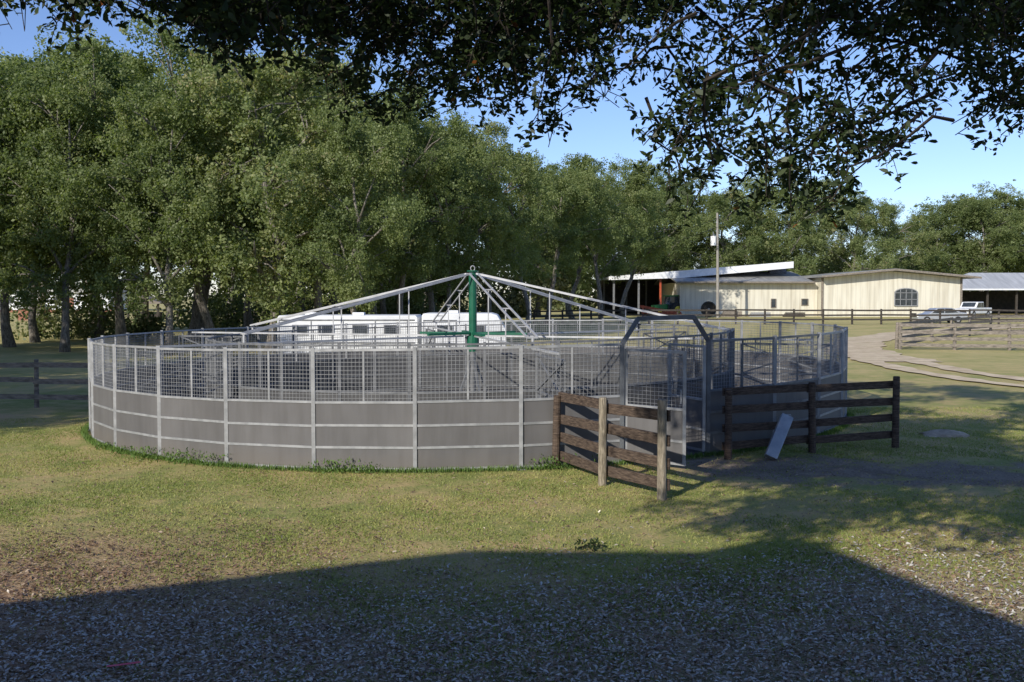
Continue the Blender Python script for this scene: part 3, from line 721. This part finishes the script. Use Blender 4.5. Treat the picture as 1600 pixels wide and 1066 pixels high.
for xw,D,h in [(-22,12,13),(-26,18,14),(-28,25,14),(-33,32,14),(-31,38,14),(-38,42,15),(-25,9,13)]:
    put_tree(0,D,h,'tall oak tree shading the lawn and fence','oak trees beside the lawn',[0,2],1.2,xw)

def woods(name,x0,x1,y0,y1,zt,n,ls,seed,zb=0.0):
    r=rs(seed); nc=int((x1-x0)*1.6)
    cx=r.uniform(x0,x1,nc); cy=r.uniform(y0,y1,nc); cz=r.uniform(zb,zt,nc); cr=r.uniform(1.6,3.6,nc)
    w=r.randint(0,nc,n); d=unit(r.normal(size=(n,3)))
    P=np.stack([cx[w],cy[w],cz[w]],1)+d*(cr[w]*(0.5+0.5*r.rand(n)))[:,None]
    P[:,2]=np.abs(P[:,2])
    me=npmesh(name,leafpoly(r,P,ls,ls*0.7,unit(d+r.normal(size=(n,3))*0.7)),4,LEAFF,np.clip(r.rand(nc)[w]*0.6+r.rand(n)*0.4,0,1))
    o=bpy.data.objects.new(name,me); col.objects.link(o)
    tag(o,'dense dark green wood closing off the pasture','woods',None,'stuff')
woods('distant_woods',-170,-40,190,205,12,40000,0.8,1)
woods('distant_woods',-32,6,124,134,9,34000,0.5,2)
woods('distant_woods',0,150,185,200,9,40000,0.9,3)
woods('undergrowth',-28,-8,84,92,1.6,10000,0.32,4)
woods('undergrowth',-31,-24,66,70,1.0,3500,0.28,5)

# ------------------------------------------------------------ overhanging near oak
def near_oak():
    r=rs(5)
    e=root('overhanging_oak_tree',(9.5,3.5,gz(9.5)),'large oak with low dark branches hanging over the lawn','tree')
    t=MB()
    B=Vector((9.5,3.5,0))
    t.tube([B,B+Vector((-0.1,0.1,1.5)),B+Vector((-0.5,0.3,3.2)),B+Vector((-1.2,0.6,5.2)),B+Vector((-2.2,1.0,7.5)),B+Vector((-3,1.5,9.5))],[0.62,0.48,0.42,0.36,0.25,0.12],14)
    fork=B+Vector((-1.2,0.6,5.2))
    for tgt,h in [((4.0,6.0),6.6),((1.5,6.6),6.3),((-1.2,5.6),5.9),((-3.2,5.2),5.6),((5.0,9.0),7.8),((2.0,11),8.6),((-2.5,9),8),((-4,3),7.2),((-1,1.5),7)]:
        p=fork; q=Vector((tgt[0],tgt[1],h)); pts=[p]
        for k in range(1,9):
            f=k/8; pts.append(p.lerp(q,f)+Vector((r.normal()*0.12,r.normal()*0.12,1.1*math.sin(f*3.14)+r.normal()*0.08)))
        t.tube(pts,[0.18*(1-k/8)+0.02 for k in range(9)],8)
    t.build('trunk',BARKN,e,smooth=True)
    prof=[(-0.52,.25),(-0.46,.235),(-0.41,.262),(-0.35,.255),(-0.30,.225),(-0.25,.215),(-0.20,.185),(-0.14,.16),(-0.08,.17),(-0.03,.15),(0.0,.125),(0.035,.135),(0.06,.165),(0.09,.175),
          (0.115,.10),(0.16,.080),(0.20,.068),(0.24,.082),(0.28,.062),(0.32,.072),(0.36,.095),(0.385,.14),(0.41,.20),(0.43,.13),(0.46,.115),(0.50,.11),(0.54,.11)]
    px_=[p[0] for p in prof]; pe=[p[1] for p in prof]
    Ps=[];Ax=[];tw=MB()
    def spray(p,q,nleaf,spread):
        n=6; pts=[p.lerp(q,k/n)+Vector((r.normal()*0.04,r.normal()*0.04,r.normal()*0.03+0.10*math.sin(3.14*k/n))) for k in range(n+1)]
        tw.tube(pts,[0.008*(1-k/n)+0.0025 for k in range(n+1)],4,False)
        for j in range(int(nleaf/12)):
            f=0.05+0.95*r.rand()**0.8; k=min(int(f*n),n-1); b=pts[k].lerp(pts[k+1],f*n-k)
            dv=Vector((r.normal(),r.normal(),r.normal()*0.6-0.2)).normalized()*spread*(0.35+0.9*r.rand())
            tw.tube([b,b+dv*0.5+Vector((0,0,0.02)),b+dv],[0.0035,0.0025,0.0015],3,False)
            for s in range(12):
                g=0.35+0.7*r.rand(); Ps.append(b+dv*g+Vector(r.normal(size=3)*0.027)); Ax.append(dv.normalized()+Vector(r.normal(size=3)*0.7))
    for i in range(450):
        tt=-0.54+1.1*r.rand()
        if tt<-0.30 and r.rand()<0.5: continue
        D=(4.6+1.3*r.rand()) if tt<-0.2 else (5.4+2.3*r.rand())
        ee=np.interp(tt,px_,pe)
        u_=r.rand(); e_end=ee+(0.31-ee)*(u_**1.1)*0.95+0.008
        q=Vector((tt*D,D,H+e_end*D)); top=H+0.34*D+0.2
        sx=r.normal()*0.45+0.2
        p=Vector((q.x+sx,q.y+r.normal()*0.35-0.1,min(q.z+0.35+0.45*r.rand(),top+0.5)))
        if 0.10<tt<0.21 and 0.165<e_end<0.25 and r.rand()<0.85: continue
        if 0.33<tt<0.45 and e_end<0.24 and r.rand()<0.7: continue
        if -0.02<tt<0.07 and e_end<0.19 and r.rand()<0.4: continue
        spray(p,q,135,0.21)
    for i in range(150):
        tt=-0.38+0.94*r.rand(); D=5.2+2.6*r.rand(); q=Vector((tt*D,D,H+(0.235+0.07*r.rand())*D))
        if 0.5+0.5*math.sin(tt*31)*math.cos(tt*13+1)<0.35: continue
        spray(q+Vector((r.normal()*0.5,r.normal()*0.4,0.4)),q,140,0.22)
    tw.build('twigs',BARKN,e)
    P=np.array([tuple(p) for p in Ps]); A=np.array([tuple(a) for a in Ax]); N=len(P)
    nrm=unit(r.normal(size=(N,3))*0.8+np.array([0,0,0.8]))
    L=0.052*(0.7+0.65*r.rand(N)); 
    V=leafpoly(r,P,L,L*0.42,nrm,A,True,0.2)-np.array(e['o'])
    tint=np.clip(r.rand(N)**1.2*0.95,0,1); tint[r.rand(N)<0.012]=1.3
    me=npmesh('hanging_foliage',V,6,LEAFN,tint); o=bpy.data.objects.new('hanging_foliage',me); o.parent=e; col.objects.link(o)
    C=[]
    while len(C)<195:
        if len(C)<135:
            tx=r.uniform(2.9,14.5); ty=r.uniform(11.5,31)
        else:
            tx=r.uniform(3.3,8.5); ty=r.uniform(15.3,21.5)
        z=r.uniform(6.6,9.6)
        x=tx-1.078*z; y=ty-1.637*z
        if z<3.9+0.32*y: continue
        if tx<(3.2+0.15*(ty-15) if ty>15 else 3.2+(15-ty)*0.8): continue
        if ty<13.5 and r.rand()<0.5: continue
        C.append((x,y,z))
    C=np.array(C); nc=len(C); n=62000; w_=r.randint(0,nc,n); d=unit(r.normal(size=(n,3)))
    P=C[w_]+d*(0.78*(0.3+0.7*r.rand(n)))[:,None]*np.array([1.1,1.1,0.6]); L=0.17*(0.7+0.6*r.rand(n))
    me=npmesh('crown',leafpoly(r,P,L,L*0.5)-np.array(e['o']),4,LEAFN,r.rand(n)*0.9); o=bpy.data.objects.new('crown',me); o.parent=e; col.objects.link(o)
near_oak()

# ------------------------------------------------------------ ground cover
def in_ring(x,y,pad=0.0): return (x-Cx)**2+(y-Cy)**2<(R+pad)**2
def cover():
    r=rs(8)
    n=190000; y=6.2+ (r.rand(n)**1.25)*12; x=(r.rand(n)*2-1)*0.56*y
    keep=~in_ring(x,y,0.1)
    nz=np.sin(x*1.3+2)*np.cos(y*1.1)+np.sin(x*0.5-y*0.7)
    clump=np.sin(x*3.7+np.sin(y*2.3)*2)*np.sin(y*4.1+np.sin(x*1.9)*2)
    dens=np.clip((11.0-y)/2.4+0.25*nz+0.3*clump,0.06,1)+0.32*np.clip((-0.8-x)/2.5,0,1)*np.clip((13.5-y)/2,0,1)
    keep&=r.rand(n)<dens*0.72
    x=x[keep];y=y[keep];n=len(x); z=gzn(x)+0.006+0.014*r.rand(n)
    P=np.stack([x,y,z],1); nrm=unit(r.normal(size=(n,3))*0.30+np.array([0,0,1])); L=0.042*(0.5+0.95*r.rand(n))
    brown=np.clip((-0.5-x)/3,0,1)*np.clip((y-8.8)/1.2,0,1)+np.clip((y-10.5)/2,0,1)*0.7
    tint=np.clip(0.12+1.0*r.rand(n)-0.5*np.clip(brown,0,1),0,1.1)
    me=npmesh('leaf_litter',leafpoly(r,P,L,L*0.38,nrm,None,True,0.3),6,LITTER,tint)
    o=bpy.data.objects.new('leaf_litter',me); col.objects.link(o); tag(o,'dry brown and grey oak leaves scattered on the grass','leaf litter',None,'stuff')
    n=420000; y=7.0+(r.rand(n)**0.9)*17; x=(r.rand(n)*2-1)*0.56*y
    keep=~in_ring(x,y,0.06)
    nz=np.sin(x*2.1+1)*np.cos(y*1.7)+np.sin(x*0.9-y*1.3)+0.6*np.sin(x*5+y*3)
    bare=np.sin(x*1.1+0.6*np.sin(y*2))*np.sin(y*1.45+np.sin(x*1.4))
    keep&=r.rand(n)<np.clip(0.62+0.3*nz-0.5*np.clip(bare-0.3,0,1)-0.3*np.clip((10-y)/2.5,0,1)-0.5*np.clip((-1.5-x)/2,0,1)*np.clip((12.5-y)/2,0,1),0.04,1)
    dirt=(np.abs(y-(16.7-0.24*x)+0.5*np.sin(x*2.3))<1.25)&(x>2.5); keep&=~(dirt&(r.rand(n)<0.9))
    x=x[keep];y=y[keep];n=len(x); z=gzn(x)-0.004; h=0.014+0.024*r.rand(n)
    a=r.rand(n)*6.283; bw=0.006+0.004*r.rand(n)
    b0=np.stack([x-np.cos(a)*bw,y-np.sin(a)*bw,z],1); b1=np.stack([x+np.cos(a)*bw,y+np.sin(a)*bw,z],1)
    tip=np.stack([x+r.normal(size=n)*0.02,y+r.normal(size=n)*0.02,z+h],1)
    me=npmesh('lawn_grass',np.stack([b0,b1,tip],1),3,GRASSM,np.clip(0.52-0.08*nz[keep]+0.12*bare[keep]+0.5*(r.rand(n)-0.5),0,1))
    o=bpy.data.objects.new('lawn_grass',me); col.objects.link(o); tag(o,'short green and straw coloured lawn grass','grass',None,'stuff')
    VV=[]
    for i,(th,s) in enumerate([(-47,0.16),(-42,0.22),(-39,0.26),(-36,0.2),(-33,0.28),(-30,0.24),(-16,0.2),(-13.5,0.26),(-11,0.16),(8,0.22),(9.5,0.26),(-52,0.15)]):
        p=pol(th,R+0.14); n=130
        d=r.normal(size=(n,3))*np.array([0.45,0.3,0.0])*s*1.6; zz=np.abs(r.rand(n))*s*0.9
        P=np.stack([p.x+d[:,0],p.y+d[:,1],p.z+zz],1); L=0.05*(0.7+0.8*r.rand(n))
        nrm=unit(r.normal(size=(n,3))+np.array([0,0,0.6])); ax=r.normal(size=(n,3))*0.5+np.array([0,0,1])
        VV.append(leafpoly(r,P,L,L*0.4,nrm,ax))
    # taller unmown grass fringe at the foot of the wall
    n=9000; th=np.radians(r.uniform(-80,75,n)); rad_=R+0.05+np.abs(r.normal(size=n))*0.06
    X=Cx+rad_*(tc.x*np.cos(th)+rt.x*np.sin(th)); Y=Cy+rad_*(tc.y*np.cos(th)+rt.y*np.sin(th))
    hgt=0.05+0.07*r.rand(n); P=np.stack([X,Y,gzn(X)+hgt/2],1)
    ax=r.normal(size=(n,3))*0.25+np.array([0,0,1]); VV.append(leafpoly(r,P,hgt,np.full(n,0.012),unit(r.normal(size=(n,3))*np.array([1,1,0.2])),ax))
    VV=np.concatenate(VV); me=npmesh('weeds',VV,4,WEED,r.rand(len(VV)))
    o=bpy.data.objects.new('weeds',me); col.objects.link(o); tag(o,'small green weeds growing against the kick boards','weeds',None,'stuff')
    p=Vector((0.85,10.9,gz(0.85))); n=60; P=np.stack([r.normal(size=n)*0.09,r.normal(size=n)*0.05,r.rand(n)*0.09+0.01],1); L=0.06*(0.7+0.6*r.rand(n))
    e=root('fallen_twig',p,'broken twig of dark oak leaves on the lawn','twig')
    b=MB(); b.tube([(-0.14,0,0.02),(0,0.01,0.06),(0.15,0,0.04)],[0.006,0.005,0.003],5); b.build('stem',BARKN,e,False)
    me=npmesh('leaves',leafpoly(r,P,L,L*0.4,None,None,True),6,LEAFN,r.rand(n)*0.7)
    o=bpy.data.objects.new('leaves',me); o.parent=e; col.objects.link(o)
    b=MB(); b.add([(-3.0,7.45,0.02),(-2.93,7.42,0.035),(-2.8,7.49,0.03),(-2.75,7.47,0.045),(-2.76,7.5,0.045),(-2.81,7.53,0.03),(-2.93,7.46,0.035),(-3.0,7.48,0.02)],[(0,1,6,7),(1,2,5,6),(2,3,4,5)])
    o=b.build('pink_ribbon',PINK,None,loc=(-2.9,7.45,0.0)); tag(o,'scrap of pink ribbon lying on the leaf litter','ribbon')
cover()
for ob in bpy.data.objects:
    if 'o' in ob: del ob['o']
